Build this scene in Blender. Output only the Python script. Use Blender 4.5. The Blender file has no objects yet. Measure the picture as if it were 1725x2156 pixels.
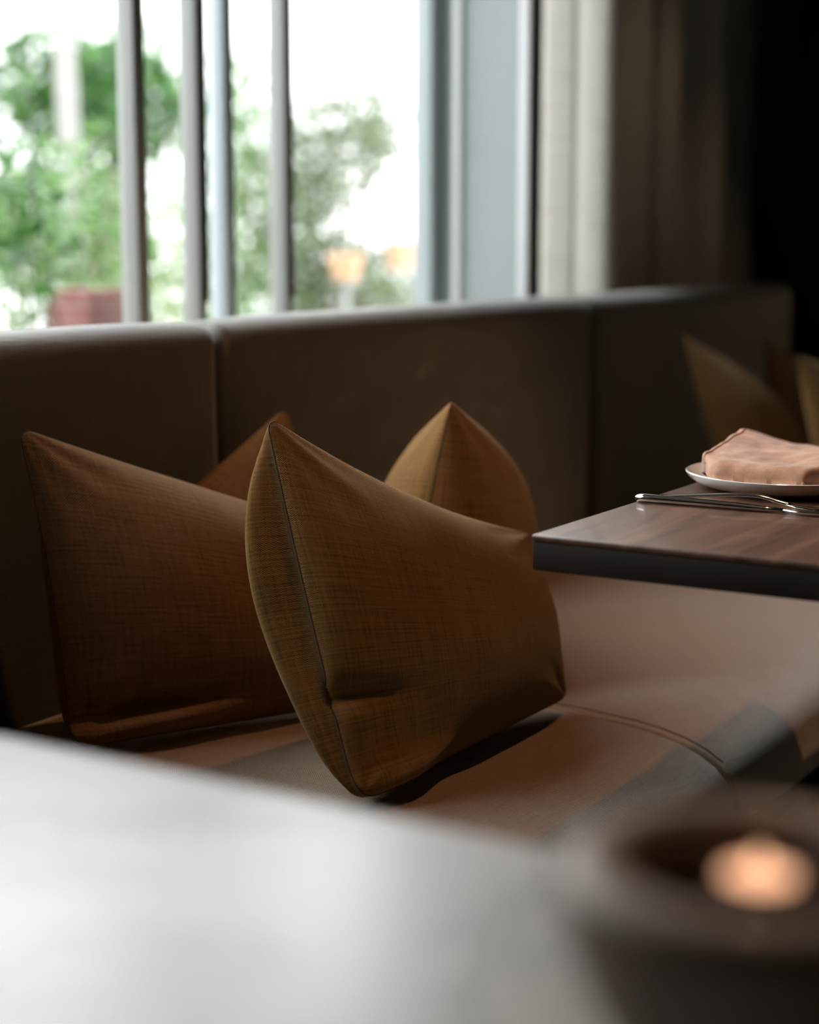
import bpy, bmesh, math, random
from mathutils import Vector, Matrix, noise

# ------------------------------------------------------------------ camera
SC = bpy.context.scene
C = SC.collection
PITCH, AZ = math.radians(9.136), math.radians(31.578)
cam_d = bpy.data.cameras.new('camera')
cam = bpy.data.objects.new('camera', cam_d)
C.objects.link(cam)
cam.location = (0, 0, 1.11)
fwd = Vector((math.cos(AZ)*math.cos(PITCH), math.sin(AZ)*math.cos(PITCH), -math.sin(PITCH)))
cam.rotation_euler = fwd.to_track_quat('-Z', 'Y').to_euler()
cam_d.sensor_fit = 'HORIZONTAL'
cam_d.sensor_width = 24.0
cam_d.lens = 50.0
cam_d.clip_start = 0.05
cam_d.clip_end = 200
cam_d.dof.use_dof = True
cam_d.dof.focus_distance = 2.12
cam_d.dof.aperture_fstop = 1.6
SC.camera = cam

# ------------------------------------------------------------------ world: bright overcast sky
W = bpy.data.worlds.new('sky')
SC.world = W
W.use_nodes = True
bg = W.node_tree.nodes['Background']
bg.inputs['Color'].default_value = (0.95, 0.98, 1.0, 1)
bg.inputs['Strength'].default_value = 8.5

# daylight portal in the window opening
pd = bpy.data.lights.new('window_portal', 'AREA')
pd.shape = 'RECTANGLE'
pd.size, pd.size_y = 3.42, 2.05
pd.cycles.is_portal = True
po = bpy.data.objects.new('window_portal', pd)
C.objects.link(po)
po.location = (2.18, 2.33, 1.86)
po.rotation_euler = (math.radians(-90), 0, 0)

# warm ceiling downlight above the bench
ld = bpy.data.lights.new('ceiling_downlight', 'SPOT')
ld.energy = 52
ld.color = (1.0, 0.54, 0.27)
ld.shadow_soft_size = 0.03
ld.spot_size = math.radians(95)
ld.spot_blend = 0.6
lo = bpy.data.objects.new('ceiling_downlight', ld)
C.objects.link(lo)
lo.location = (2.45, 0.90, 2.70)
lo.rotation_euler = (Vector((1.75, 1.15, 0.45)) - lo.location).to_track_quat('-Z', 'Y').to_euler()

ld2 = ld.copy(); ld2.energy = 11; ld2.color = (1.0, 0.72, 0.46); ld2.spot_size = math.radians(72); ld2.spot_blend = 0.5
lo2 = bpy.data.objects.new('ceiling_downlight', ld2)
C.objects.link(lo2)
lo2.location = (4.30, 1.30, 2.70)
lo2.rotation_euler = (0, 0, 0)

SC.view_settings.view_transform = 'Standard'
SC.view_settings.look = 'None'
SC.view_settings.gamma = 1.0
SC.view_settings.use_curve_mapping = False
SC.view_settings.exposure = 0.0
SC.cycles.use_denoising = True
SC.cycles.max_bounces = 8
SC.cycles.diffuse_bounces = 4
SC.cycles.transparent_max_bounces = 12
SC.cycles.sample_clamp_indirect = 6
SC.cycles.caustics_reflective = False
SC.cycles.caustics_refractive = False

# ------------------------------------------------------------------ helpers
def link(name, me, mat, parent=None):
    o = bpy.data.objects.new(name, me)
    C.objects.link(o)
    if mat is not None:
        me.materials.append(mat)
    if parent is not None:
        o.parent = parent
        o.matrix_parent_inverse = Matrix.Translation(-Vector(parent.location)) if parent.type == 'EMPTY' else parent.matrix_world.inverted()
    return o

def mesh(name, verts, faces, mat, parent=None, smooth=True, uvs=None, auto=None):
    me = bpy.data.meshes.new(name)
    me.from_pydata([tuple(v) for v in verts], [], faces)
    if uvs is not None:
        ul = me.uv_layers.new(name='UVMap')
        for lp in me.loops:
            ul.data[lp.index].uv = uvs[lp.vertex_index]
    me.update()
    if smooth:
        me.polygons.foreach_set('use_smooth', [True]*len(me.polygons))
    if auto:
        me.set_sharp_from_angle(angle=math.radians(auto))
    return link(name, me, mat, parent)

def box_uv(me):
    ul = me.uv_layers.new(name='UVMap')
    for p in me.polygons:
        n = p.normal
        ax = max(range(3), key=lambda i: abs(n[i]))
        for li in p.loop_indices:
            v = me.vertices[me.loops[li].vertex_index].co
            ul.data[li].uv = (v[1], v[2]) if ax == 0 else ((v[0], v[2]) if ax == 1 else (v[0], v[1]))

def boxes(name, bl, mat, parent=None, bevel=0.0, seg=2):
    """one mesh of one or more boxes given as (x0,x1,y0,y1,z0,z1)"""
    bm = bmesh.new()
    for x0, x1, y0, y1, z0, z1 in bl:
        r = bmesh.ops.create_cube(bm, size=1)
        vs = r['verts']
        for v in vs:
            v.co = Vector((x0 if v.co.x < 0 else x1, y0 if v.co.y < 0 else y1, z0 if v.co.z < 0 else z1))
    if bevel:
        bmesh.ops.bevel(bm, geom=bm.edges[:], offset=bevel, segments=seg, affect='EDGES', profile=0.5)
    bmesh.ops.recalc_face_normals(bm, faces=bm.faces)
    me = bpy.data.meshes.new(name)
    bm.to_mesh(me); bm.free()
    box_uv(me)
    if bevel:
        me.polygons.foreach_set('use_smooth', [True]*len(me.polygons))
        me.set_sharp_from_angle(angle=math.radians(35))
    return link(name, me, mat, parent)

def lathe(name, prof, mat, parent=None, loc=(0, 0, 0), n=64):
    vs, fs = [], []
    for r, z in prof:
        for k in range(n):
            a = 2*math.pi*k/n
            vs.append((loc[0]+r*math.cos(a), loc[1]+r*math.sin(a), loc[2]+z))
    m = len(prof)
    for i in range(m-1):
        for k in range(n):
            k2 = (k+1) % n
            fs.append((i*n+k, i*n+k2, (i+1)*n+k2, (i+1)*n+k))
    fs.append(tuple(reversed(range(n))))
    fs.append(tuple((m-1)*n+k for k in range(n)))
    return mesh(name, vs, fs, mat, parent, auto=50)

def tube(name, pts, rad, mat, parent=None, n=10):
    """swept tube; rad may be a list of (rw, rh)"""
    vs, fs = [], []
    P = [Vector(p) for p in pts]
    m = len(P)
    for i, p in enumerate(P):
        t = (P[min(i+1, m-1)] - P[max(i-1, 0)]).normalized()
        up = Vector((0, 0, 1)) if abs(t.z) < 0.9 else Vector((1, 0, 0))
        s = t.cross(up).normalized(); u = s.cross(t)
        r = rad[i] if isinstance(rad, list) else rad
        rw, rh = r if isinstance(r, tuple) else (r, r)
        for k in range(n):
            a = 2*math.pi*k/n
            vs.append(p + s*rw*math.cos(a) + u*rh*math.sin(a))
    for i in range(m-1):
        for k in range(n):
            k2 = (k+1) % n
            fs.append((i*n+k, i*n+k2, (i+1)*n+k2, (i+1)*n+k))
    fs.append(tuple(reversed(range(n)))); fs.append(tuple((m-1)*n+k for k in range(n)))
    return mesh(name, vs, fs, mat, parent)

def empty(name, loc):
    o = bpy.data.objects.new(name, None)
    C.objects.link(o)
    o.location = loc
    o.empty_display_size = 0.05
    return o

def tag(o, label, cat, group=None, kind=None):
    o['label'] = label
    o['category'] = cat
    if group: o['group'] = group
    if kind: o['kind'] = kind
    return o

def struct(o, label=None):
    o['kind'] = 'structure'
    if label: o['label'] = label
    return o

def catmull(pts, n):
    P = [Vector(p) for p in pts]
    P = [P[0]*2-P[1]] + P + [P[-1]*2-P[-2]]
    out = []
    for i in range(1, len(P)-2):
        for k in range(n):
            t = k/n
            a, b, c, d = P[i-1:i+3]
            out.append(0.5*((2*b) + (c-a)*t + (2*a-5*b+4*c-d)*t*t + (3*b-a-3*c+d)*t**3))
    out.append(P[-2])
    return out

# ------------------------------------------------------------------ materials
def newmat(name):
    m = bpy.data.materials.new(name)
    m.use_nodes = True
    nt = m.node_tree
    return m, nt, nt.nodes['Principled BSDF']

def N(nt, t, **kw):
    n = nt.nodes.new(t)
    for k, v in kw.items():
        if k.startswith('i_'):
            n.inputs[k[2:].replace('_', ' ')].default_value = v
        else:
            setattr(n, k, v)
    return n

def plain(name, col, rough=0.6, metal=0.0, spec=0.5, var=0.0, scale=8.0, coat=0.0, bump=0.0):
    m, nt, b = newmat(name)
    b.inputs['Base Color'].default_value = (*col, 1)
    b.inputs['Roughness'].default_value = rough
    b.inputs['Metallic'].default_value = metal
    b.inputs['Specular IOR Level'].default_value = spec
    b.inputs['Coat Weight'].default_value = coat
    if var or bump:
        tc = N(nt, 'ShaderNodeTexCoord')
        nz = N(nt, 'ShaderNodeTexNoise', i_Scale=scale, i_Detail=5.0)
        nt.links.new(tc.outputs['Object'], nz.inputs['Vector'])
        if var:
            mx = N(nt, 'ShaderNodeMix', data_type='RGBA')
            mx.inputs['A'].default_value = (*[c*(1-var) for c in col], 1)
            mx.inputs['B'].default_value = (*[min(1, c*(1+var)) for c in col], 1)
            nt.links.new(nz.outputs['Fac'], mx.inputs['Factor'])
            nt.links.new(mx.outputs['Result'], b.inputs['Base Color'])
        if bump:
            bp = N(nt, 'ShaderNodeBump', i_Strength=1.0, i_Distance=bump)
            nt.links.new(nz.outputs['Fac'], bp.inputs['Height'])
            nt.links.new(bp.outputs['Normal'], b.inputs['Normal'])
    return m

def fabric(name, base, thread, period=0.0024, slub=0.35, slub_scale=(14, 260), rough=0.85, sheen=0.3,
           sheen_tint=(1, 0.95, 0.9), bump=0.0005, spec=0.25, sheen_rough=0.45):
    m, nt, b = newmat(name)
    L = nt.links.new
    uv = N(nt, 'ShaderNodeUVMap', uv_map='UVMap')
    sep = N(nt, 'ShaderNodeSeparateXYZ')
    # slightly wobbling yarns
    wob = N(nt, 'ShaderNodeTexNoise', i_Scale=9.0, i_Detail=2.0)
    L(uv.outputs['UV'], wob.inputs['Vector'])
    wa = N(nt, 'ShaderNodeVectorMath', operation='SCALE'); wa.inputs['Scale'].default_value = 0.012
    L(wob.outputs['Color'], wa.inputs[0])
    wd = N(nt, 'ShaderNodeVectorMath', operation='ADD')
    L(uv.outputs['UV'], wd.inputs[0]); L(wa.outputs[0], wd.inputs[1])
    L(wd.outputs[0], sep.inputs[0])
    k = 2*math.pi/period
    sn = []
    for ax in ('X', 'Y'):
        mu = N(nt, 'ShaderNodeMath', operation='MULTIPLY'); mu.inputs[1].default_value = k
        L(sep.outputs[ax], mu.inputs[0])
        s = N(nt, 'ShaderNodeMath', operation='SINE'); L(mu.outputs[0], s.inputs[0])
        sn.append(s)
    pr = N(nt, 'ShaderNodeMath', operation='MULTIPLY'); L(sn[0].outputs[0], pr.inputs[0]); L(sn[1].outputs[0], pr.inputs[1])
    h = N(nt, 'ShaderNodeMath', operation='MULTIPLY_ADD'); h.inputs[1].default_value = 0.5; h.inputs[2].default_value = 0.5
    L(pr.outputs[0], h.inputs[0])
    def slubn(sx, sy, seed):
        mp = N(nt, 'ShaderNodeMapping'); mp.inputs['Scale'].default_value = (sx, sy, 1); mp.inputs['Location'].default_value = (seed, seed, 0)
        L(uv.outputs['UV'], mp.inputs['Vector'])
        nz = N(nt, 'ShaderNodeTexNoise', i_Scale=1.0, i_Detail=3.0, i_Roughness=0.6)
        L(mp.outputs[0], nz.inputs['Vector'])
        mr = N(nt, 'ShaderNodeMapRange'); mr.inputs['From Min'].default_value = 0.35; mr.inputs['From Max'].default_value = 0.75
        L(nz.outputs['Fac'], mr.inputs['Value'])
        return mr
    s1 = slubn(slub_scale[0], slub_scale[1], 3.1)
    s2 = slubn(slub_scale[1], slub_scale[0], 7.7)
    mx = N(nt, 'ShaderNodeMix', data_type='RGBA')
    mx.inputs['A'].default_value = (*base, 1); mx.inputs['B'].default_value = (*thread, 1)
    # factor = weave height * (mix of slubs)
    sa = N(nt, 'ShaderNodeMath', operation='ADD'); L(s1.outputs[0], sa.inputs[0]); L(s2.outputs[0], sa.inputs[1])
    sb = N(nt, 'ShaderNodeMath', operation='MULTIPLY_ADD'); sb.inputs[1].default_value = slub; sb.inputs[2].default_value = 0.5 - slub/2
    L(sa.outputs[0], sb.inputs[0])
    fa = N(nt, 'ShaderNodeMath', operation='MULTIPLY'); L(h.outputs[0], fa.inputs[0]); L(sb.outputs[0], fa.inputs[1]); fa.use_clamp = True
    fb = N(nt, 'ShaderNodeMath', operation='MULTIPLY_ADD'); fb.inputs[1].default_value = 1.9; fb.inputs[2].default_value = 0.0; fb.use_clamp = True
    L(fa.outputs[0], fb.inputs[0])
    L(fb.outputs[0], mx.inputs['Factor'])
    L(mx.outputs['Result'], b.inputs['Base Color'])
    hh = N(nt, 'ShaderNodeMath', operation='MULTIPLY_ADD'); hh.inputs[1].default_value = 0.6
    L(s1.outputs[0], hh.inputs[0]); L(h.outputs[0], hh.inputs[2])
    bp = N(nt, 'ShaderNodeBump', i_Strength=0.8, i_Distance=bump)
    L(hh.outputs[0], bp.inputs['Height']); L(bp.outputs['Normal'], b.inputs['Normal'])
    b.inputs['Roughness'].default_value = rough
    b.inputs['Specular IOR Level'].default_value = spec
    b.inputs['Sheen Weight'].default_value = sheen
    b.inputs['Sheen Roughness'].default_value = sheen_rough
    b.inputs['Sheen Tint'].default_value = (*sheen_tint, 1)
    return m

M = {}
M['back'] = fabric('olive_brown_shaded_back', (0.007, 0.006, 0.004), (0.105, 0.090, 0.056), period=0.0036, slub=0.15, sheen=1.0, bump=0.0009, sheen_rough=0.26,
                    sheen_tint=(0.95, 0.95, 0.93), rough=0.42, spec=0.8, slub_scale=(20, 160))  # olive brown, darkened to carry the shade on the backrest front
M['bench'] = fabric('brown_lit_seat', (0.03, 0.018, 0.009), (0.56, 0.35, 0.205), period=0.0034, slub=0.15, sheen=1.0, bump=0.0009, sheen_rough=0.33,
                    sheen_tint=(0.95, 0.93, 0.92), rough=0.7, spec=0.4, slub_scale=(20, 160))  # brown, lightened to carry the window light falling on the seat
M['pillow'] = fabric('ochre_linen', (0.05, 0.022, 0.006), (0.35, 0.178, 0.052), period=0.0019, slub=0.55, sheen=0.45, spec=0.12,
                     sheen_tint=(1, 0.78, 0.50), rough=0.9, bump=0.0007, slub_scale=(10, 330))
M['pillow_rust'] = fabric('rust_brown_linen', (0.010, 0.004, 0.002), (0.29, 0.145, 0.055), period=0.0032, slub=0.30, sheen=0.4, spec=0.12,
                     sheen_tint=(1, 0.78, 0.50), rough=0.9, bump=0.0009, slub_scale=(14, 200))
M['seam'] = plain('dark_seam_thread', (0.05, 0.026, 0.011), 0.9)
M['curtain'] = fabric('linen_curtain', (0.36, 0.33, 0.29), (0.56, 0.53, 0.48), period=0.004, slub=0.5, sheen=0.1, rough=0.9,
                      bump=0.0004, slub_scale=(5, 120))
M['wall'] = plain('taupe_plaster', (0.10, 0.085, 0.07), 0.85, var=0.06, scale=3, bump=0.001)
M['black'] = plain('black_paint', (0.006, 0.007, 0.007), 0.8, spec=0.1, var=0.1)
M['ceiling'] = plain('ceiling_paint', (0.08, 0.075, 0.07), 0.9, var=0.04)
M['jamb'] = plain('blue_grey_jamb', (0.25, 0.285, 0.295), 0.55, var=0.05, scale=5)
M['trimw'] = plain('white_trim_paint', (0.62, 0.62, 0.64), 0.5, var=0.02)
M['alu'] = plain('grey_painted_aluminium', (0.24, 0.25, 0.235), 0.35, var=0.04, spec=0.5)
M['alu_pale'] = plain('pale_blue_aluminium', (0.42, 0.47, 0.51), 0.35, var=0.04, spec=0.5)
M['shade_strip'] = plain('dark_brown_shade', (0.025, 0.015, 0.01), 0.7, var=0.1)  # dark colour standing in for shade on the post fronts
M['sill'] = plain('sill_stone', (0.45, 0.40, 0.37), 0.6, var=0.05)
M['plinth'] = plain('black_plinth', (0.012, 0.011, 0.010), 0.6, var=0.1)
M['floor'] = plain('grey_stone_floor', (0.30, 0.31, 0.30), 0.55, var=0.12, scale=4)
M['steel'] = plain('polished_steel', (0.72, 0.71, 0.68), 0.12, metal=1.0, var=0.02)
M['china'] = plain('white_china', (0.80, 0.79, 0.77), 0.12, coat=0.4, var=0.01)
M['bowl'] = plain('brown_glazed_clay', (0.17, 0.108, 0.068), 0.55, var=0.25, scale=25, coat=0.1)
M['wick'] = plain('black_wick', (0.01, 0.01, 0.01), 0.9, var=0.1)
M['edge'] = plain('dark_brown_edge', (0.022, 0.014, 0.010), 0.65, spec=0.2, var=0.25, scale=20)  # edge set darker than the walnut top
M['iron'] = plain('black_iron', (0.02, 0.02, 0.02), 0.45, var=0.1)

# glass pane: clear, thin, with the surface's Fresnel reflection
gm, nt, b = newmat('window_glass')
nt.nodes.remove(b)
outn = nt.nodes['Material Output']
tr = N(nt, 'ShaderNodeBsdfTransparent'); tr.inputs['Color'].default_value = (0.97, 0.98, 0.975, 1)
gl = N(nt, 'ShaderNodeBsdfGlossy'); gl.inputs['Roughness'].default_value = 0.0
lw = N(nt, 'ShaderNodeLayerWeight'); lw.inputs['Blend'].default_value = 0.5
pw = N(nt, 'ShaderNodeMath', operation='POWER'); pw.inputs[1].default_value = 5.0
fr = N(nt, 'ShaderNodeMath', operation='MULTIPLY_ADD'); fr.inputs[1].default_value = 0.9; fr.inputs[2].default_value = 0.04
nt.links.new(lw.outputs['Facing'], pw.inputs[0]); nt.links.new(pw.outputs[0], fr.inputs[0])
ms = N(nt, 'ShaderNodeMixShader')
nt.links.new(fr.outputs[0], ms.inputs[0]); nt.links.new(tr.outputs[0], ms.inputs[1]); nt.links.new(gl.outputs[0], ms.inputs[2])
nt.links.new(ms.outputs[0], outn.inputs['Surface'])
M['glass'] = gm

def emis(name, col, s):
    m, nt, b = newmat(name)
    b.inputs['Base Color'].default_value = (*col, 1)
    b.inputs['Emission Color'].default_value = (*col, 1)
    b.inputs['Emission Strength'].default_value = s
    return m
M['flame'] = emis('candle_flame', (1.0, 0.62, 0.34), 3.0)
M['pool'] = emis('glowing_melted_wax', (1.0, 0.52, 0.30), 1.5)
M['wax'] = plain('brown_wax', (0.16, 0.08, 0.045), 0.5, var=0.05)

# wood
m, nt, b = newmat('walnut_wood')
L = nt.links.new
tc = N(nt, 'ShaderNodeTexCoord')
mp = N(nt, 'ShaderNodeMapping'); mp.inputs['Scale'].default_value = (1.6, 22, 22)
L(tc.outputs['Object'], mp.inputs['Vector'])
nz = N(nt, 'ShaderNodeTexNoise', i_Scale=1.5, i_Detail=8.0, i_Roughness=0.6, i_Distortion=0.6)
L(mp.outputs[0], nz.inputs['Vector'])
cr = N(nt, 'ShaderNodeValToRGB')
cr.color_ramp.elements[0].position = 0.3; cr.color_ramp.elements[0].color = (0.045, 0.021, 0.012, 1)
cr.color_ramp.elements[1].position = 0.72; cr.color_ramp.elements[1].color = (0.20, 0.105, 0.062, 1)
L(nz.outputs['Fac'], cr.inputs[0]); L(cr.outputs[0], b.inputs['Base Color'])
b.inputs['Roughness'].default_value = 0.38
b.inputs['Coat Weight'].default_value = 0.15
bp = N(nt, 'ShaderNodeBump', i_Strength=0.3, i_Distance=0.0004)
L(nz.outputs['Fac'], bp.inputs['Height']); L(bp.outputs['Normal'], b.inputs['Normal'])
M['wood'] = m

# marble
m, nt, b = newmat('white_marble')
L = nt.links.new
tc = N(nt, 'ShaderNodeTexCoord')
n1 = N(nt, 'ShaderNodeTexNoise', i_Scale=3.0, i_Detail=6.0, i_Distortion=1.2)
L(tc.outputs['Object'], n1.inputs['Vector'])
cr = N(nt, 'ShaderNodeValToRGB')
e = cr.color_ramp.elements
e[0].position = 0.40; e[0].color = (0.47, 0.47, 0.475, 1)
e[1].position = 0.56; e[1].color = (0.49, 0.49, 0.49, 1)
e2 = cr.color_ramp.elements.new(0.485); e2.color = (0.34, 0.355, 0.35, 1)
L(n1.outputs['Fac'], cr.inputs[0]); L(cr.outputs[0], b.inputs['Base Color'])
b.inputs['Roughness'].default_value = 0.32
M['marble'] = m

# napkin suede
m, nt, b = newmat('peach_brown_cloth')
L = nt.links.new
tc = N(nt, 'ShaderNodeTexCoord')
n1 = N(nt, 'ShaderNodeTexNoise', i_Scale=22.0, i_Detail=6.0, i_Roughness=0.65)
L(tc.outputs['Object'], n1.inputs['Vector'])
cr = N(nt, 'ShaderNodeValToRGB')
cr.color_ramp.elements[0].position = 0.33; cr.color_ramp.elements[0].color = (0.30, 0.14, 0.07, 1)
cr.color_ramp.elements[1].position = 0.62; cr.color_ramp.elements[1].color = (0.55, 0.30, 0.18, 1)
L(n1.outputs['Fac'], cr.inputs[0]); L(cr.outputs[0], b.inputs['Base Color'])
b.inputs['Roughness'].default_value = 0.75
b.inputs['Sheen Weight'].default_value = 0.3
n2 = N(nt, 'ShaderNodeTexNoise', i_Scale=700.0, i_Detail=2.0)
L(tc.outputs['Object'], n2.inputs['Vector'])
bp = N(nt, 'ShaderNodeBump', i_Strength=0.5, i_Distance=0.0005)
L(n2.outputs['Fac'], bp.inputs['Height']); L(bp.outputs['Normal'], b.inputs['Normal'])
M['napkin'] = m

def leafmat(name, c1, c2, rough=0.3, trans=0.25):
    m, nt, b = newmat(name)
    L = nt.links.new
    g = N(nt, 'ShaderNodeNewGeometry')
    cr = N(nt, 'ShaderNodeValToRGB')
    cr.color_ramp.elements[0].color = (*c1, 1); cr.color_ramp.elements[1].color = (*c2, 1)
    L(g.outputs['Random Per Island'], cr.inputs[0]); L(cr.outputs[0], b.inputs['Base Color'])
    b.inputs['Roughness'].default_value = rough
    t = N(nt, 'ShaderNodeBsdfTranslucent'); L(cr.outputs[0], t.inputs['Color'])
    mx = N(nt, 'ShaderNodeMixShader'); mx.inputs[0].default_value = trans
    L(b.outputs[0], mx.inputs[1]); L(t.outputs[0], mx.inputs[2])
    L(mx.outputs[0], nt.nodes['Material Output'].inputs['Surface'])
    return m
M['leaf_dark'] = leafmat('dark_green_leaf', (0.012, 0.05, 0.008), (0.06, 0.17, 0.025))
M['leaf_mid'] = leafmat('green_leaf', (0.03, 0.09, 0.02), (0.13, 0.25, 0.06), rough=0.25)
M['leaf_olive'] = leafmat('olive_leaf', (0.025, 0.045, 0.012), (0.11, 0.15, 0.05), rough=0.4)
M['leaf_yellow'] = leafmat('yellow_green_leaf', (0.06, 0.11, 0.02), (0.19, 0.26, 0.07), rough=0.3)
M['bark'] = plain('bark', (0.10, 0.075, 0.055), 0.9, var=0.3, scale=30)
M['bark_pale'] = plain('pale_bark', (0.26, 0.25, 0.24), 0.9, var=0.2, scale=12)
M['stem'] = plain('dark_stem', (0.05, 0.05, 0.03), 0.8, var=0.2)
M['garden_wall'] = plain('white_render', (0.80, 0.79, 0.80), 0.9, var=0.06, scale=1.2)
M['terrace'] = plain('pale_terrace_stone', (0.42, 0.40, 0.37), 0.8, var=0.15, scale=3)
M['terra'] = plain('peach_clay', (0.55, 0.33, 0.19), 0.7, var=0.1)

m, nt, b = newmat('red_brick')
br = N(nt, 'ShaderNodeTexBrick', i_Scale=5.0)
br.inputs['Color1'].default_value = (0.10, 0.03, 0.025, 1); br.inputs['Color2'].default_value = (0.14, 0.045, 0.035, 1)
br.inputs['Mortar'].default_value = (0.14, 0.10, 0.09, 1)
tc = N(nt, 'ShaderNodeUVMap', uv_map='UVMap')
nt.links.new(tc.outputs[0], br.inputs['Vector']); nt.links.new(br.outputs['Color'], b.inputs['Base Color'])
b.inputs['Roughness'].default_value = 0.9
M['brick'] = m

# ------------------------------------------------------------------ the room shell
XL, XR = 0.45, 3.903            # window opening
ZS, ZT = 0.80, 2.90             # sill and head
struct(boxes('floor', [(-2.2, 5.4, -3.2, 2.05, -0.05, 0)], M['floor']))
struct(boxes('ceiling', [(-2.2, 5.4, -3.2, 2.35, 3.00, 3.10)], M['ceiling']))
struct(boxes('wall_window', [(-2.2, 5.4, 2.05, 2.35, -0.05, ZS), (-2.2, 5.4, 2.05, 2.35, ZT, 3.00),
                             (-2.2, XL, 2.05, 2.35, ZS, ZT), (XR, 5.4, 2.05, 2.35, ZS, ZT)], M['wall']))
struct(boxes('wall_end', [(5.3, 5.4, -3.2, 2.05, 0, 3.00)], M['wall']))
struct(boxes('wall_partition', [(4.90, 4.98, -3.1, 1.70, 0, 3.00)], M['black']))
struct(boxes('wall_back', [(-2.2, -2.1, -3.2, 2.05, 0, 3.00)], M['wall']))
struct(boxes('wall_room_side', [(-2.1, 5.3, -3.2, -3.1, 0, 3.00)], M['wall']))
struct(boxes('trim_jamb', [(XR-0.004, XR+0.001, 2.072, 2.349, ZS, ZT)], M['jamb']), 'blue-grey painted window jamb')
struct(boxes('trim_jamb_edge', [(XR-0.006, XR+0.001, 2.046, 2.071, ZS, ZT)], M['trimw'], bevel=0.0015), 'white strip along window jamb')
struct(boxes('trim_sill', [(XL, XR-0.006, 2.02, 2.24, ZS, ZS+0.02)], M['sill'], bevel=0.004))

# window: posts, rails, panes
FY0, FY1 = 2.22, 2.264
win = empty('window_1', (1.05, 2.25, ZS+0.02))
struct(win, 'large window with slim grey posts')
z0, z1 = ZS+0.02, ZT
def post(x0, x1, mat=None, y0=FY0, y1=FY1):
    return boxes('window_post', [(x0, x1, y0, y1, z0, z1)], mat or M['alu'], win, bevel=0.003)
post(2.598, 2.633)
post(2.788, 2.815)
post(2.883, 2.913, M['alu_pale'])
boxes('shade_strip', [(2.7895, 2.815, 2.214, 2.2195, 0.978, z1)], M['shade_strip'], win, bevel=0.001)  # dark strip paints the shade on the post's room-side face
post(3.093, 3.118)
boxes('shade_strip', [(3.0945, 3.118, 2.214, 2.2195, 0.978, z1)], M['shade_strip'], win, bevel=0.002)  # painted shade on this post's room-side face too
post(3.835, 3.896, M['jamb'], 2.292, 2.345)
boxes('glazing_bead', [(3.886, 3.897, 2.236, 2.256, z0, z1)], M['trimw'], win, bevel=0.002)
for xx in (0.452, 1.50):
    post(xx, xx+0.035)
boxes('window_rail', [(XL+0.002, XR-0.007, 2.232, 2.262, z0, z0+0.05)], M['alu_pale'], win, bevel=0.003)
boxes('window_rail', [(XL+0.002, XR-0.007, 2.232, 2.262, z1-0.05, z1)], M['alu'], win, bevel=0.003)
gx = [0.487, 1.50, 1.535, 2.598, 2.633, 2.788, 2.815, 2.883, 2.913, 3.093, 3.119, 3.885]
for i in range(0, len(gx), 2):
    boxes('pane', [(gx[i], gx[i+1], 2.244, 2.250, z0+0.05, z1-0.05)], M['glass'], win)

# ------------------------------------------------------------------ curtain at the right of the window
def make_curtain():
    pts = [(3.965, 2.030), (3.93, 2.018), (3.898, 2.000), (3.893, 1.975), (3.900, 1.925), (3.906, 1.915), (3.902, 1.870), (3.912, 1.830), (3.95, 1.820), (4.04, 1.850), (4.10, 1.87), (4.18, 1.885), (4.27, 1.880),
           (4.31, 1.91), (4.37, 1.965), (4.405, 1.955), (4.415, 1.915), (4.44, 1.895), (4.52, 1.90), (4.57, 1.92),
           (4.62, 1.985), (4.70, 2.01), (4.78, 1.99), (4.80, 1.93), (4.825, 1.90), (4.87, 1.905), (4.93, 1.93), (5.02, 1.94), (5.12, 1.92), (5.22, 1.935)]
    P = catmull([(x, y, 0) for x, y in pts], 7)
    zs = [0.02 + 2.86*i/40 for i in range(41)]
    vs, fs, uvs = [], [], []
    acc = [0]
    for i in range(1, len(P)):
        acc.append(acc[-1] + (P[i]-P[i-1]).length)
    n = len(P)
    for side in (0, 1):
        for z in zs:
            for i, p in enumerate(P):
                t = (P[min(i+1, n-1)]-P[max(i-1, 0)]).normalized()
                nn = Vector((t.y, -t.x, 0))
                w = 0.004*noise.noise(Vector((acc[i]*6, z*0.9, 1))) + 0.003*math.sin(z*1.3+acc[i]*4)
                q = p + nn*(w + (0.0012 if side else 0))
                vs.append((q.x, q.y, z)); uvs.append((acc[i], z))
    m = n*len(zs)
    for s in (0, 1):
        for j in range(len(zs)-1):
            for i in range(n-1):
                a = s*m + j*n + i
                f = (a, a+1, a+1+n, a+n)
                fs.append(f if s else f[::-1])
    for j in range(len(zs)-1):
        for i in (0, n-1):
            a = j*n+i
            fs.append((a, a+n, a+n+m, a+m) if i == 0 else (a, a+m, a+n+m, a+n))
    for i in range(n-1):
        for j in (0, len(zs)-1):
            a = j*n+i
            fs.append((a, a+m, a+m+1, a+1))
    o = mesh('curtain', vs, fs, M['curtain'], None, uvs=uvs)
    return tag(o, 'beige linen curtain gathered in folds at the right side of the window', 'curtain')
make_curtain()

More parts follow.
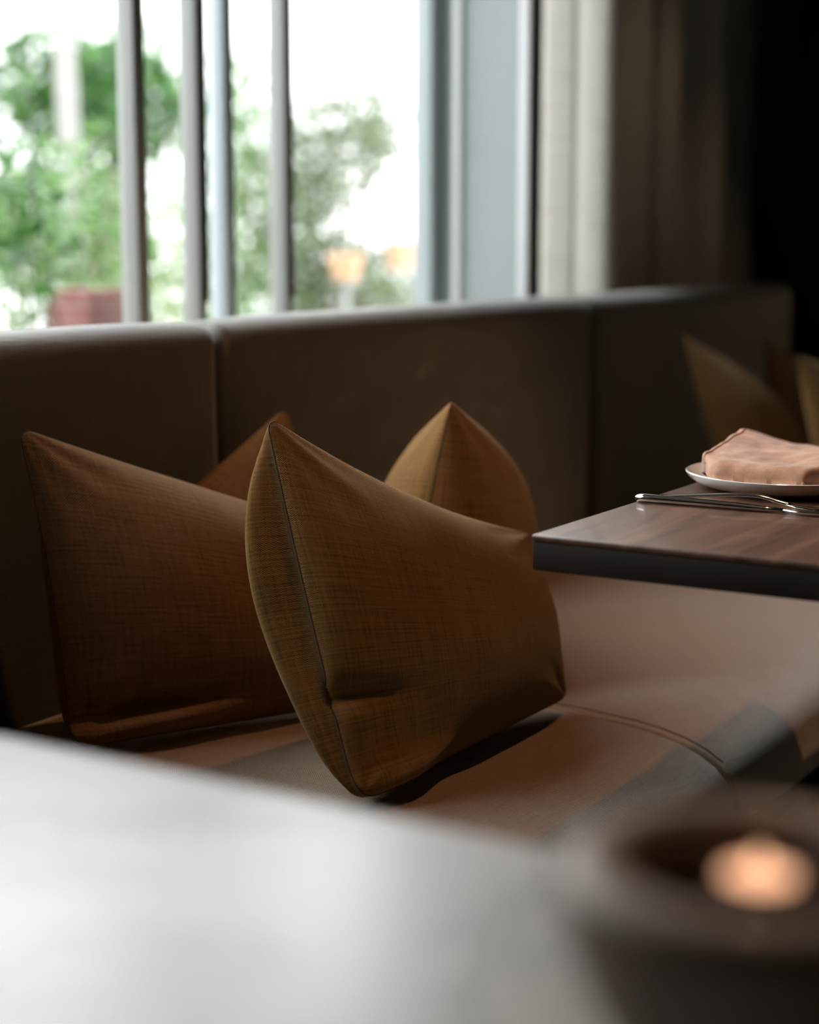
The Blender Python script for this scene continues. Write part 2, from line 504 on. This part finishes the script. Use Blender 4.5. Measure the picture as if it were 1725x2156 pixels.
# ------------------------------------------------------------------ banquette
def extrude_cushion(name, prof, x0, x1, r, mat, parent, crown=0.0, nx=40, crown_y=None):
    """profile (y,z) closed list, extruded along x with rounded ends of radius r"""
    n = len(prof)
    cy = sum(p[0] for p in prof)/n; cz = sum(p[1] for p in prof)/n
    nrm = []
    area = sum(prof[i][0]*prof[(i+1) % n][1]-prof[(i+1) % n][0]*prof[i][1] for i in range(n))
    sg = 1 if area > 0 else -1
    for i in range(n):
        a, b_ = prof[i-1], prof[(i+1) % n]
        t = Vector((b_[0]-a[0], b_[1]-a[1])).normalized()
        nrm.append(Vector((t.y, -t.x))*sg)
    st = []
    K = 7
    for k in range(K+1):
        a = math.pi/2*k/K
        st.append((x0 + r*(1-math.sin(a)), r*(1-math.cos(a))))
    st = sorted([(x0 + r*(1-math.cos(math.pi/2*k/K)), r*(1-math.sin(math.pi/2*k/K))) for k in range(K+1)])
    mid = [(x0+r+(x1-x0-2*r)*k/nx, 0.0) for k in range(1, nx)]
    en = sorted([(x0+x1-x, d) for x, d in st])
    st = st + mid + en
    vs, fs, uvs = [], [], []
    per = [0]
    for i in range(1, n):
        per.append(per[-1] + math.dist(prof[i], prof[i-1]))
    for x, d in st:
        u = (x-x0)/(x1-x0)
        cw = crown*(1-(2*u-1)**8)
        for i in range(n):
            y, z = prof[i]
            q = Vector((y, z)) - nrm[i]*(d + crown - cw)
            w = 0.0012*noise.noise(Vector((x*5, y*6, z*6)))
            vs.append((x, q.x+nrm[i].x*w, q.y+nrm[i].y*w)); uvs.append((x, per[i]))
    m = len(st)
    for j in range(m-1):
        for i in range(n):
            i2 = (i+1) % n
            fs.append((j*n+i, j*n+i2, (j+1)*n+i2, (j+1)*n+i))
    fs.append(tuple(range(n))[::-1]); fs.append(tuple((m-1)*n+i for i in range(n)))
    if sg > 0:
        pass
    o = mesh(name, vs, fs, mat, parent, uvs=uvs)
    bm = bmesh.new(); bm.from_mesh(o.data); bmesh.ops.recalc_face_normals(bm, faces=bm.faces); bm.to_mesh(o.data); bm.free()
    return o

def arc(cy, cz, r, a0, a1, n):
    return [(cy+r*math.cos(math.radians(a0+(a1-a0)*k/n)), cz+r*math.sin(math.radians(a0+(a1-a0)*k/n))) for k in range(n+1)]

def dense(prof, step=0.02):
    out = []
    n = len(prof)
    for i in range(n):
        a, b_ = Vector(prof[i]), Vector(prof[(i+1) % n])
        k = max(1, int((b_-a).length/step))
        for j in range(k):
            q = a.lerp(b_, j/k); out.append((q.x, q.y))
    return out

bench = empty('banquette', (2.2, 1.3, 0))
tag(bench, 'long brown woven banquette with seamed backrest and seat cushions under the window', 'banquette')
boxes('plinth', [(-0.56, 4.88, 1.04, 1.64, 0.0, 0.285)], M['plinth'], bench, bevel=0.004)
boxes('back_frame', [(-0.56, 4.88, 1.69, 1.795, 0.0, 0.30)], M['plinth'], bench, bevel=0.004)
seat_prof = dense([(1.665, 0.29), (1.665, 0.436)] + [(1.50, 0.442), (1.25, 0.443), (1.05, 0.440), (0.96, 0.4345)]
                  + [(0.92, 0.4290), (0.88, 0.4195), (0.85, 0.4080), (0.825, 0.3930), (0.806, 0.3730), (0.796, 0.3500), (0.792, 0.325), (0.795, 0.302), (0.806, 0.292), (0.82, 0.29)])
back_prof = dense([(1.672, 0.315), (1.670, 0.45), (1.670, 0.70), (1.672, 0.92)] + arc(1.712, 0.940, 0.040, 180, 90, 9)[1:]
                  + [(1.735, 0.982)] + arc(1.760, 0.937, 0.043, 85, 0, 8) + [(1.803, 0.5), (1.803, 0.315)])
XS = [-0.56, 0.80, 2.16, 3.52, 4.88]
for i in range(4):
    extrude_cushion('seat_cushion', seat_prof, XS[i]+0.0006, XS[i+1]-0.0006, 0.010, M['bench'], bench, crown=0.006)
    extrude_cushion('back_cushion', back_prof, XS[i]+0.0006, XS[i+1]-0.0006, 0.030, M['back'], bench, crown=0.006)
    # stitched line just inside the seat joint
    if i:
        x = XS[i]+0.018
        tube('stitch_line', [(x, y, z-0.0047) for y, z in [(1.60, 0.440), (1.25, 0.443), (1.05, 0.440), (0.96, 0.4345), (0.92, 0.429), (0.88, 0.4195), (0.85, 0.408), (0.827, 0.3935)]],
             0.0009, M['seam'], bench, n=6)

# ------------------------------------------------------------------ pillows
def make_pillow(TL, TR, BR, BL, tf, tb, sags, mat, label, group, folds=(), flip=False, n=56, lat=(0, 0), expo=0.52, seed=1, zmin=0.448, seam_at=0.028, ear=2.2):
    """TL..BL world corners; tf/tb front/back bulge; sags: dict edge -> vector(s) for top,right,bottom,left"""
    TL, TR, BR, BL = map(Vector, (TL, TR, BR, BL))
    nrm = -((TR-TL).cross(BL-TL) + (BL-BR).cross(TR-BR)).normalized()   # towards the front
    if flip: nrm = -nrm
    def curve(A, B, sag, t):
        # sag: list of (t0, vec)
        p = A.lerp(B, t)
        s = sag if isinstance(sag, list) else [(0.5, sag)]
        for t0, v in s:
            if t < t0: q = t/t0
            else: q = (1-t)/(1-t0)
            q = math.sin(q*math.pi/2)
            p = p + Vector(v)*q
        return p
    z3 = Vector((0, 0, 0))
    top, rgt, bot, lft = (sags.get(k, z3) for k in ('top', 'right', 'bottom', 'left'))
    def S(u, v):   # u left->right, v bottom->top
        c = curve(BL, BR, bot, u)*(1-v) + curve(TL, TR, top, u)*v
        d = curve(BL, TL, lft, v)*(1-u) + curve(BR, TR, rgt, v)*u
        e = (BL*(1-u)+BR*u)*(1-v) + (TL*(1-u)+TR*u)*v
        return c + d - e
    def par(k):
        t = k/n
        return 0.5-0.5*math.cos(math.pi*t) if True else t
    root = empty('throw_pillow', (BL+BR)/2)
    root.location.z = min(BL.z, BR.z)
    tag(root, label, 'pillow', group)
    vs, fs, uvs = [], [], []
    idx = {}
    w = (TR-TL).length; h_ = 0.46
    for side, T in ((0, tf), (1, tb)):
        for j in range(n+1):
            for i in range(n+1):
                edge = i in (0, n) or j in (0, n)
                if side and edge:
                    idx[(1, i, j)] = idx[(0, i, j)]; continue
                u, v = par(i), par(j)
                U, V = 2*u-1, 2*v-1
                # blunt corners
                rc = 0.10
                if abs(U) > 1-rc and abs(V) > 1-rc:
                    a_, b_ = (abs(U)-1+rc)/rc, (abs(V)-1+rc)/rc
                    a2, b2 = a_*math.sqrt(1-b_*b_/2), b_*math.sqrt(1-a_*a_/2)
                    us, vs_ = (1-rc+rc*a2)*(1 if U > 0 else -1), (1-rc+rc*b2)*(1 if V > 0 else -1)
                    p = S(0.5+us/2, 0.5+vs_/2)
                else:
                    p = S(u, v)
                hh = (max(0, (1-U*U))*max(0, (1-V*V)))**expo * (1 - 0.18*ear*(abs(U)*abs(V))**1.5)
                s = 1 if side == 0 else -1
                d = hh*T
                d += hh*0.006*noise.noise(Vector((u*3+seed, v*3, side*5))) + hh*0.003*noise.noise(Vector((u*9, v*4+seed, side*5)))
                p = p + nrm*s*d
                if side and lat[0]:
                    ld_ = (TL*v + BL*(1-v) - TR*v - BR*(1-v)).normalized()
                    p = p + ld_*lat[0]*((1-V*V) if V > 0 else (1-V**6)**0.6)*(u/0.07)*math.exp(1-u/0.07)*(1-lat[1]*V)
                if side == 0:
                    for (fu, fv, ang, lu, lv, amp) in folds:
                        du, dv = u-fu, v-fv
                        ca, sa = math.cos(ang), math.sin(ang)
                        a_ = (du*ca+dv*sa)/lu; b2 = (-du*sa+dv*ca)/lv
                        g = math.exp(-a_*a_-b2*b2)
                        p = p + nrm*amp*g
                # radiating creases at the ears
                for (cu, cv) in ((0, 1), (1, 1), (0, 0), (1, 0)):
                    rr = math.hypot(u-cu, v-cv)
                    if rr < 0.32 and not edge:
                        th = math.atan2(abs(v-cv), abs(u-cu))
                        p = p + nrm*s*0.0028*math.sin(th*9+seed*2+side)*math.sin(rr/0.32*math.pi)*math.sin(th*2)
                if p.z < zmin:
                    p.z = zmin + (p.z-zmin)*0.03
                idx[(side, i, j)] = len(vs)
                vs.append(p); uvs.append((u*0.47, v*0.47 + side*0.6))
    for side in (0, 1):
        for j in range(n):
            for i in range(n):
                f = (idx[(side, i, j)], idx[(side, i+1, j)], idx[(side, i+1, j+1)], idx[(side, i, j+1)])
                fs.append(f if side == 0 else f[::-1])
    o = mesh('pillow_cover', vs, fs, mat, root, uvs=uvs)
    bm = bmesh.new(); bm.from_mesh(o.data); bmesh.ops.recalc_face_normals(bm, faces=bm.faces); bm.to_mesh(o.data); bm.free()
    # seam running around the rim
    ring = [idx[(0, i, 0)] for i in range(n)] + [idx[(0, n, j)] for j in range(n)] + [idx[(0, n-i, n)] for i in range(n)] + [idx[(0, 0, n-j)] for j in range(n)]
    pts = [vs[k] for k in ring] + [vs[ring[0]]]
    tube('seam', pts, 0.0009, M['seam'], root, n=6)
    return root

G = 'ochre pillows on the banquette'
V = Vector
# back pair behind (built first)
make_pillow((1.84, 1.62, 0.665), (2.225, 1.60, 0.842), (2.30, 1.55, 0.452), (1.90, 1.55, 0.452), 0.060, 0.030,
            dict(top=[(0.5, (0, 0, 0.0))]), M['pillow'],
            'brown pillow mostly hidden behind the two left pillows, only its slope and dark tip showing', G, seed=4)
make_pillow((2.157, 1.254, 0.875), (2.50, 1.42, 0.70), (2.50, 1.38, 0.452), (2.03, 1.26, 0.452), 0.135, 0.125,
            dict(left=[(0.5, (-0.015, 0.0, 0.0))], top=[(0.5, (0, 0, 0.02))]), M['pillow'],
            'pale sunlit ochre pillow with pointed tip rising behind the large front pillow', G, seed=2)
make_pillow((1.650, 1.625, 0.862), (2.02, 1.40, 0.70), (2.00, 1.30, 0.452), (1.60, 1.50, 0.452), 0.085, 0.045,
            dict(top=[(0.5, (0, 0, -0.005))], left=[(0.5, (0.012, 0, 0))]), M['pillow_rust'],
            'rust brown pillow leaning on the backrest at far left', G, seed=3, lat=(0.022, 0.5),
            folds=[(0.25, 0.11, 0.1, 0.20, 0.045, -0.03), (0.26, 0.03, 0.05, 0.24, 0.05, 0.03)])
make_pillow((1.703, 1.257, 0.893), (2.14, 1.11, 0.692), (2.14, 1.05, 0.46), (1.615, 1.065, 0.452), 0.070, 0.10,
            dict(left=[(0.5, (-0.004, 0, 0))], top=[(0.5, (0, 0, -0.026))]), M['pillow'],
            'large ochre pillow in front with upright left tip and stitched seam', G, seed=1, lat=(0.072, -0.35),
            folds=[(0.05, 0.26, -0.1, 0.13, 0.028, -0.013), (0.16, 0.02, 0.1, 0.13, 0.05, 0.03)])
# far trio
make_pillow((3.85, 1.60, 0.885), (4.30, 1.50, 0.68), (4.30, 1.42, 0.452), (3.80, 1.42, 0.452), 0.08, 0.05, {}, M['pillow'],
            'dark shaded ochre pillow with one pointed tip, blurred behind the folded napkin', G, seed=6)
make_pillow((4.446, 1.61, 0.845), (4.80, 1.60, 0.72), (4.80, 1.50, 0.452), (4.40, 1.50, 0.452), 0.07, 0.05, {}, M['pillow_rust'],
            'rusty orange pillow in the far corner of the banquette', G, seed=7)
make_pillow((3.88, 1.325, 0.842), (4.33, 1.17, 0.70), (4.33, 1.10, 0.452), (3.83, 1.20, 0.452), 0.07, 0.06, {}, M['pillow'],
            'ochre pillow cut off by the right edge of the picture above the napkin', G, seed=8)

# ------------------------------------------------------------------ far wooden table
TZ = 0.78
t2 = empty('dining_table', (2.05, 0.5, 0))
tag(t2, 'dark walnut table set with plate and cutlery, its corner over the bench', 'table')
boxes('tabletop', [(1.685, 2.425, 0.02, 0.875, TZ-0.008, TZ)], M['wood'], t2, bevel=0.003, seg=3)
boxes('edge_band', [(1.686, 2.424, 0.021, 0.874, TZ-0.041, TZ-0.008)], M['edge'], t2, bevel=0.002)
boxes('pedestal', [(2.02, 2.09, 0.41, 0.48, 0.012, TZ-0.04)], M['iron'], t2, bevel=0.004)
boxes('foot_plate', [(1.84, 2.27, 0.23, 0.66, 0, 0.012)], M['iron'], t2, bevel=0.003)

# ------------------------------------------------------------------ near marble table
t1 = empty('marble_table', (0.45, 0.4, 0))
tag(t1, 'white marble tabletop filling the foreground, out of focus', 'table')
boxes('tabletop', [(0.12, 0.806, 0.02, 0.875, TZ-0.028, TZ)], M['marble'], t1, bevel=0.009, seg=4)
boxes('pedestal', [(0.42, 0.49, 0.41, 0.48, 0.012, TZ-0.028)], M['iron'], t1, bevel=0.004)
boxes('foot_plate', [(0.24, 0.67, 0.23, 0.66, 0, 0.012)], M['iron'], t1, bevel=0.003)

# plate
pc = (2.176, 0.751)
plate = lathe('plate', [(0.0005, 0.003), (0.070, 0.003), (0.073, 0.0), (0.079, 0.0), (0.086, 0.002), (0.103, 0.0035), (0.117, 0.0085), (0.127, 0.0160), (0.1308, 0.0215),
                        (0.1312, 0.0230), (0.1300, 0.0238), (0.1275, 0.0225), (0.118, 0.0135), (0.100, 0.0085), (0.075, 0.0070), (0.0005, 0.0065)],
              M['china'], None, (pc[0], pc[1], TZ), n=96)
tag(plate, 'white china plate under the folded napkin on the walnut table', 'plate')

# folded napkin
def make_napkin():
    root = empty('napkin', (pc[0], pc[1], TZ+0.013))
    tag(root, 'peach brown cloth napkin folded thick on the white plate', 'napkin')
    NU, NV = 60, 36
    x_front, depth = pc[0]-0.106, 0.20
    y_left, length = pc[1]+0.104, 0.20
    def topz(u, v):
        # u 0..1 along -Y, v 0..1 front to back
        zf = 0.023*(1-(1-min(1, v/0.14))**2)**0.5 if v < 0.14 else 0.023
        z = 0.004+zf
        z += 0.019*math.exp(-(u/0.30)**2)*v**1.3 + 0.010*math.exp(-((u-0.95)/0.25)**2)*v + 0.004*v
        z -= 0.007*math.exp(-((u-0.55)/0.25)**2)*math.exp(-((v-0.35)/0.2)**2)
        z += 0.0022*noise.noise(Vector((u*9, v*7, 0)))
        e = min(u, 1-u)/0.02
        if e < 1: z = 0.004 + (z-0.004)*(1-(1-e)**2)**0.5
        return z
    vs, fs = [], []
    for s in (0, 1):
        for j in range(NV+1):
            for i in range(NU+1):
                u, v = i/NU, (j/NV)**1.3
                # rounded plan corners
                inset = 0.030*max(0, 1-v/0.18)**2*max(0, 1-min(u, 1-u)/0.15)
                x = x_front + v*depth + inset + 0.004*math.sin(u*5)
                uu = 0.5+(u-0.5)*(1-0.10*max(0, 1-v/0.2)**2)
                y = y_left - uu*length
                bx = max(x_front, pc[0]-math.sqrt(max(0.0001, 0.121**2-(y-pc[1])**2)))
                x = bx + inset + v*(x_front+depth-bx)
                z = topz(u, v) if s else 0.0042
                if s == 0:
                    z = 0.0042 + 0.0*z
                vs.append((x, y, TZ+0.0192+z-0.0042+0.0004))
    m = (NU+1)*(NV+1)
    for s in (0, 1):
        for j in range(NV):
            for i in range(NU):
                a = s*m+j*(NU+1)+i
                f = (a, a+1, a+NU+2, a+NU+1)
                fs.append(f[::-1] if s else f)
    for i in range(NU):
        for j in (0, NV):
            a = j*(NU+1)+i
            fs.append((a, a+m, a+m+1, a+1) if j == 0 else (a+1, a+m+1, a+m, a))
    for j in range(NV):
        for i in (0, NU):
            a = j*(NU+1)+i; b2 = a+NU+1
            fs.append((a, b2, b2+m, a+m))
    o = mesh('folded_cloth', vs, fs, M['napkin'], root)
    bm = bmesh.new(); bm.from_mesh(o.data); bmesh.ops.remove_doubles(bm, verts=bm.verts, dist=0.00005); bmesh.ops.recalc_face_normals(bm, faces=bm.faces); bm.to_mesh(o.data); bm.free()
    # rolled hem along the left end and the back edge
    hem = [Vector(vs[m + j*(NU+1) + 3]) + Vector((0, 0, 0.0006)) for j in range(2, NV+1)] + [Vector(vs[m + NV*(NU+1) + i]) + Vector((0, 0, 0.0006)) for i in range(4, NU-2)]
    tube('hem', hem, 0.0009, M['napkin'], root, n=6)
    return root
make_napkin()

# knife and fork: handles towards the bench
def make_knife():
    root = empty('table_knife', (1.966, 0.87, TZ))
    tag(root, 'polished steel knife lying nearest the walnut table corner', 'knife')
    ys = [0.874, 0.872, 0.867, 0.860, 0.83, 0.78, 0.74, 0.705, 0.68]
    rw = [0.0015, 0.004, 0.0062, 0.0072, 0.0075, 0.0078, 0.0072, 0.0055, 0.0045]
    rh = [0.0015, 0.0042, 0.0052, 0.0056, 0.0054, 0.0050, 0.0045, 0.0036, 0.0025]
    tube('handle', [(1.966+0.04*(0.893-y), y, TZ+max(h, 0.0035)+0.0004) for y, h in zip(ys, rh)], list(zip(rw, rh)), M['steel'], root, n=18)
    ys = [0.682, 0.66, 0.60, 0.54, 0.50, 0.485]
    w2 = [0.0045, 0.0085, 0.0095, 0.0085, 0.005, 0.001]
    tube('blade', [(1.966+0.04*(0.893-y), y, TZ+0.0042) for y in ys], [(w, 0.0010 if w > 0.0045 else 0.0022) for w in w2], M['steel'], root, n=14)
    return root
def make_fork():
    root = empty('table_fork', (2.004, 0.85, TZ))
    tag(root, 'polished steel fork with arched handle beside the knife', 'fork')
    pts = [(0.855, 0.0040), (0.845, 0.0046), (0.82, 0.0070), (0.79, 0.0100), (0.76, 0.0130), (0.73, 0.0142), (0.715, 0.0125), (0.70, 0.0090), (0.685, 0.0062)]
    cp_ = catmull2(pts)
    tube('handle', [(2.004+0.01*(0.866-y), y, TZ+z) for y, z in cp_], [(0.0085 - 0.0045*min(1, i/38), 0.0024) for i in range(len(cp_))], M['steel'], root, n=14)
    vs = []
    tube('fork_head', [(2.0058+0.0002*k, y, TZ+z) for k, (y, z) in enumerate([(0.690, 0.0066), (0.675, 0.0045), (0.655, 0.0034), (0.640, 0.0034)])],
         [(0.004, 0.0016), (0.009, 0.0014), (0.012, 0.0012), (0.0125, 0.0011)], M['steel'], root, n=14)
    for k in range(4):
        x = 2.0065 + (k-1.5)*0.0066
        tube('tine', [(x, 0.642, TZ+0.0032), (x, 0.615, TZ+0.0052), (x, 0.592, TZ+0.011)], [(0.0015, 0.001), (0.0014, 0.001), (0.0006, 0.0006)], M['steel'], root, n=8)
    return root
def catmull2(pts):
    return [(p.x, p.y) for p in catmull([(a, b_, 0) for a, b_ in pts], 6)]
make_knife()
make_fork()

# ------------------------------------------------------------------ bowl with candle on the marble table
bc = (0.607, 0.214)
bowl = lathe('clay_bowl', [(0.0005, 0.0), (0.036, 0.0), (0.040, 0.004), (0.055, 0.020), (0.068, 0.042), (0.075, 0.062), (0.078, 0.073), (0.0805, 0.078), (0.0805, 0.083),
                           (0.0780, 0.0890), (0.072, 0.0930), (0.064, 0.0945), (0.056, 0.0925), (0.050, 0.0880), (0.047, 0.080), (0.047, 0.060), (0.046, 0.040), (0.045, 0.024), (0.030, 0.018), (0.0005, 0.017)],
             M['bowl'], None, (bc[0], bc[1], TZ), n=72)
tag(bowl, 'dark brown glazed clay bowl blurred at lower right on the marble table', 'bowl')
cc = (bc[0]+0.022, bc[1]+0.008)
cd = empty('candle', (cc[0], cc[1], TZ+0.0185))
tag(cd, 'peach candle glowing inside the blurred brown bowl', 'candle')
lathe('wax', [(0.0005, 0.0), (0.0165, 0.0), (0.0175, 0.002), (0.0175, 0.059), (0.0165, 0.0605), (0.0150, 0.0590), (0.0142, 0.0585), (0.0005, 0.058)], M['wax'], cd, (cc[0], cc[1], TZ+0.0185), n=40)
lathe('melt_pool', [(0.0005, 0.0), (0.0140, 0.0), (0.0140, 0.0012), (0.0005, 0.0014)], M['pool'], cd, (cc[0], cc[1], TZ+0.0185+0.0586), n=40)
tube('wick', [(cc[0], cc[1], TZ+0.077), (cc[0]+0.0002, cc[1], TZ+0.081)], 0.0006, M['wick'], cd, n=6)
lathe('flame', [(0.0003, 0.0), (0.0010, 0.0006), (0.0014, 0.0016), (0.0012, 0.0028), (0.0007, 0.0045), (0.0003, 0.006)], M['flame'], cd, (cc[0]+0.0002, cc[1], TZ+0.0815), n=20)

# ------------------------------------------------------------------ garden
struct(boxes('ground', [(-12, 30, 2.36, 22, -0.06, 0)], M['terrace']))
gw = boxes('garden_wall', [(-8, 26, 10.0, 10.25, 0, 5.0)], M['garden_wall'])
tag(gw, 'high white rendered garden wall behind the shrubs', 'wall')

def rnd_unit(R):
    while True:
        v = Vector((R.uniform(-1, 1), R.uniform(-1, 1), R.uniform(-1, 1)))
        if 0.05 < v.length < 1: return v.normalized()

def foliage(name, blobs, nleaf, size, mat, parent, seed, aspect=0.5):
    R = random.Random(seed)
    vs, fs = [], []
    tot = sum(b_[3]*b_[4]*b_[5] for b_ in blobs)
    for (cx, cy, cz, rx, ry, rz) in blobs:
        k = int(nleaf*rx*ry*rz/tot)
        for _ in range(k):
            d = rnd_unit(R)*(R.random()**0.45)
            p = Vector((cx+d.x*rx, cy+d.y*ry, cz+d.z*rz))
            a = rnd_unit(R); a.z = a.z*0.7 - 0.2; a.normalize()
            s = a.cross(rnd_unit(R)).normalized()
            nn = a.cross(s)
            l = size*R.uniform(0.6, 1.3); w = l*aspect*0.5
            i = len(vs)
            vs += [p, p+a*l*0.35+s*w+nn*l*0.04, p+a*l, p+a*l*0.35-s*w+nn*l*0.04]
            fs.append((i, i+1, i+2, i+3))
    return mesh(name, vs, fs, mat, parent, smooth=False)

def branches(name, base, tips, r0, mat, parent, seed):
    R = random.Random(seed)
    vs, fs = [], []
    n = 6
    for tip in tips:
        a, b_ = Vector(base), Vector(tip)
        m = 8
        rings = []
        off = rnd_unit(R)*0.10*(b_-a).length
        for i in range(m+1):
            t = i/m
            p = a.lerp(b_, t) + off*math.sin(t*math.pi)*0.6 + rnd_unit(R)*0.01*(0 < i < m)
            r = r0*(1-t)+r0*0.25*t
            ring = []
            for k in range(n):
                an = 2*math.pi*k/n
                ring.append(len(vs)); vs.append(p+Vector((math.cos(an)*r, math.sin(an)*r, 0)))
            rings.append(ring)
        for i in range(m):
            for k in range(n):
                k2 = (k+1) % n
                fs.append((rings[i][k], rings[i][k2], rings[i+1][k2], rings[i+1][k]))
        fs.append(tuple(reversed(rings[0]))); fs.append(tuple(rings[-1]))
    return mesh(name, vs, fs, mat, parent)

def shrub(kind, base, blobs, nleaf, size, mat, label, cat, group, seed, stems=8, r0=0.012, bark=None, aspect=0.5):
    R = random.Random(seed+50)
    root = empty(kind, base)
    tag(root, label, cat, group)
    foliage('foliage', blobs, nleaf, size, mat, root, seed, aspect)
    tips = []
    for k in range(stems):
        b_ = blobs[k % len(blobs)]
        d = rnd_unit(R)*0.6
        tips.append((b_[0]+d.x*b_[3], b_[1]+d.y*b_[4], b_[2]+d.z*b_[5]))
    branches('branch', base, tips, r0, bark or M['bark'], root, seed)
    return root

# big leafy tree at upper left, its pale trunk in front of a darker crown
shrub('garden_tree', (8.2, 7.4, 0), [(7.9, 7.3, 1.95, 0.55, 0.5, 0.42), (8.6, 7.4, 2.0, 0.5, 0.5, 0.5), (8.3, 7.9, 1.2, 0.9, 0.5, 0.4)],
      3200, 0.13, M['leaf_dark'], 'dense dark green tree behind the pale trunk at upper left', 'tree', 'garden plants beyond the window', 11, r0=0.05)
tk = tube('tree_trunk', [(6.12, 5.6, 0.0), (6.11, 5.6, 0.8), (6.09, 5.6, 1.5), (6.06, 5.6, 2.2), (6.02, 5.6, 3.4)], [0.06, 0.055, 0.052, 0.048, 0.045], M['bark_pale'], None, n=14)
tag(tk, 'pale slender tree trunk standing at upper left of the garden', 'trunk')
shrub('garden_shrub', (4.75, 4.4, 0), [(4.60, 4.40, 0.95, 0.42, 0.4, 0.55), (5.0, 4.45, 1.15, 0.35, 0.35, 0.45), (4.25, 4.40, 0.85, 0.25, 0.3, 0.45)], 2300, 0.048, M['leaf_mid'],
      'bright green glossy shrub outside the leftmost pane', 'shrub', 'garden plants beyond the window', 12)
shrub('garden_shrub', (5.9, 4.9, 0), [(5.75, 4.9, 0.95, 0.35, 0.35, 0.5), (6.05, 5.0, 0.9, 0.3, 0.3, 0.45)], 1500, 0.052, M['leaf_yellow'],
      'yellow green shrub seen between the two left window posts', 'shrub', 'garden plants beyond the window', 13)
shrub('garden_shrub', (7.9, 5.95, 0), [(7.95, 5.95, 1.0, 0.5, 0.35, 0.75), (7.90, 5.95, 1.75, 0.40, 0.3, 0.45)], 3800, 0.06, M['leaf_mid'],
      'tall green shrub seen between the pale post and the next post', 'shrub', 'garden plants beyond the window', 14)
shrub('garden_shrub', (6.75, 4.6, 0), [(6.50, 4.6, 1.22, 0.30, 0.26, 0.45), (6.85, 4.6, 1.55, 0.30, 0.26, 0.36), (6.8, 4.6, 0.85, 0.42, 0.3, 0.28), (7.2, 4.6, 1.62, 0.25, 0.2, 0.22)], 4600, 0.05, M['leaf_olive'],
      'loose olive shrub against the white wall in the widest pane', 'shrub', 'garden plants beyond the window', 15, stems=14, r0=0.012)
shrub('garden_shrub', (9.5, 5.9, 0), [(9.5, 5.9, 0.75, 0.9, 0.4, 0.35)], 2200, 0.05, M['leaf_olive'],
      'low twiggy shrub at the foot of the widest pane', 'shrub', 'garden plants beyond the window', 16, stems=14, r0=0.010)
# near thin stems at far left
shrub('tall_grass_plant', (3.52, 3.35, 0), [(3.50, 3.35, 1.15, 0.10, 0.12, 0.25)], 60, 0.07, M['leaf_dark'],
      'dark thin stemmed plant just outside the left edge pane', 'plant', 'garden plants beyond the window', 17, stems=7, r0=0.008, bark=M['stem'])
pl = boxes('brick_planter', [(4.00, 4.18, 3.62, 3.80, 0, 0.95)], M['brick'], None, bevel=0.01)
tag(pl, 'red brick planter low in front of the leftmost shrub', 'planter')
for i, (x, y, z, q, lab) in enumerate([(6.03, 4.02, 0.93, 0.9, 'peach clay pot glowing pale in front of the twigs, nearer the dark post'),
                                       (8.45, 5.25, 0.93, 1.35, 'peach clay pot beside the right end of the widest pane')]):
    st = boxes('garden_stand', [(x-0.012, x+0.012, y-0.012, y+0.012, 0.01, z-0.01), (x-0.05, x+0.05, y-0.05, y+0.05, z-0.01, z), (x-0.09, x+0.09, y-0.09, y+0.09, 0, 0.01)], M['alu'], None)
    tag(st, ['thin grey garden stand under the left peach pot', 'thin grey garden stand under the right peach pot'][i], 'stand', 'thin grey garden stands')
    pt = lathe('clay_pot', [(r*q, h*q) for r, h in [(0.0005, 0), (0.05, 0), (0.055, 0.005), (0.078, 0.10), (0.085, 0.11), (0.085, 0.125), (0.078, 0.125), (0.07, 0.10), (0.0005, 0.09)]], M['terra'], None, (x, y, z), n=28)
    tag(pt, lab, 'pot', 'peach clay pots')
cp = boxes('canopy', [(5.2, 7.0, 6.4, 6.8, 2.42, 2.56)], M['garden_wall'], None, bevel=0.01)
tag(cp, 'white flat canopy edge above the tree at upper left', 'canopy')
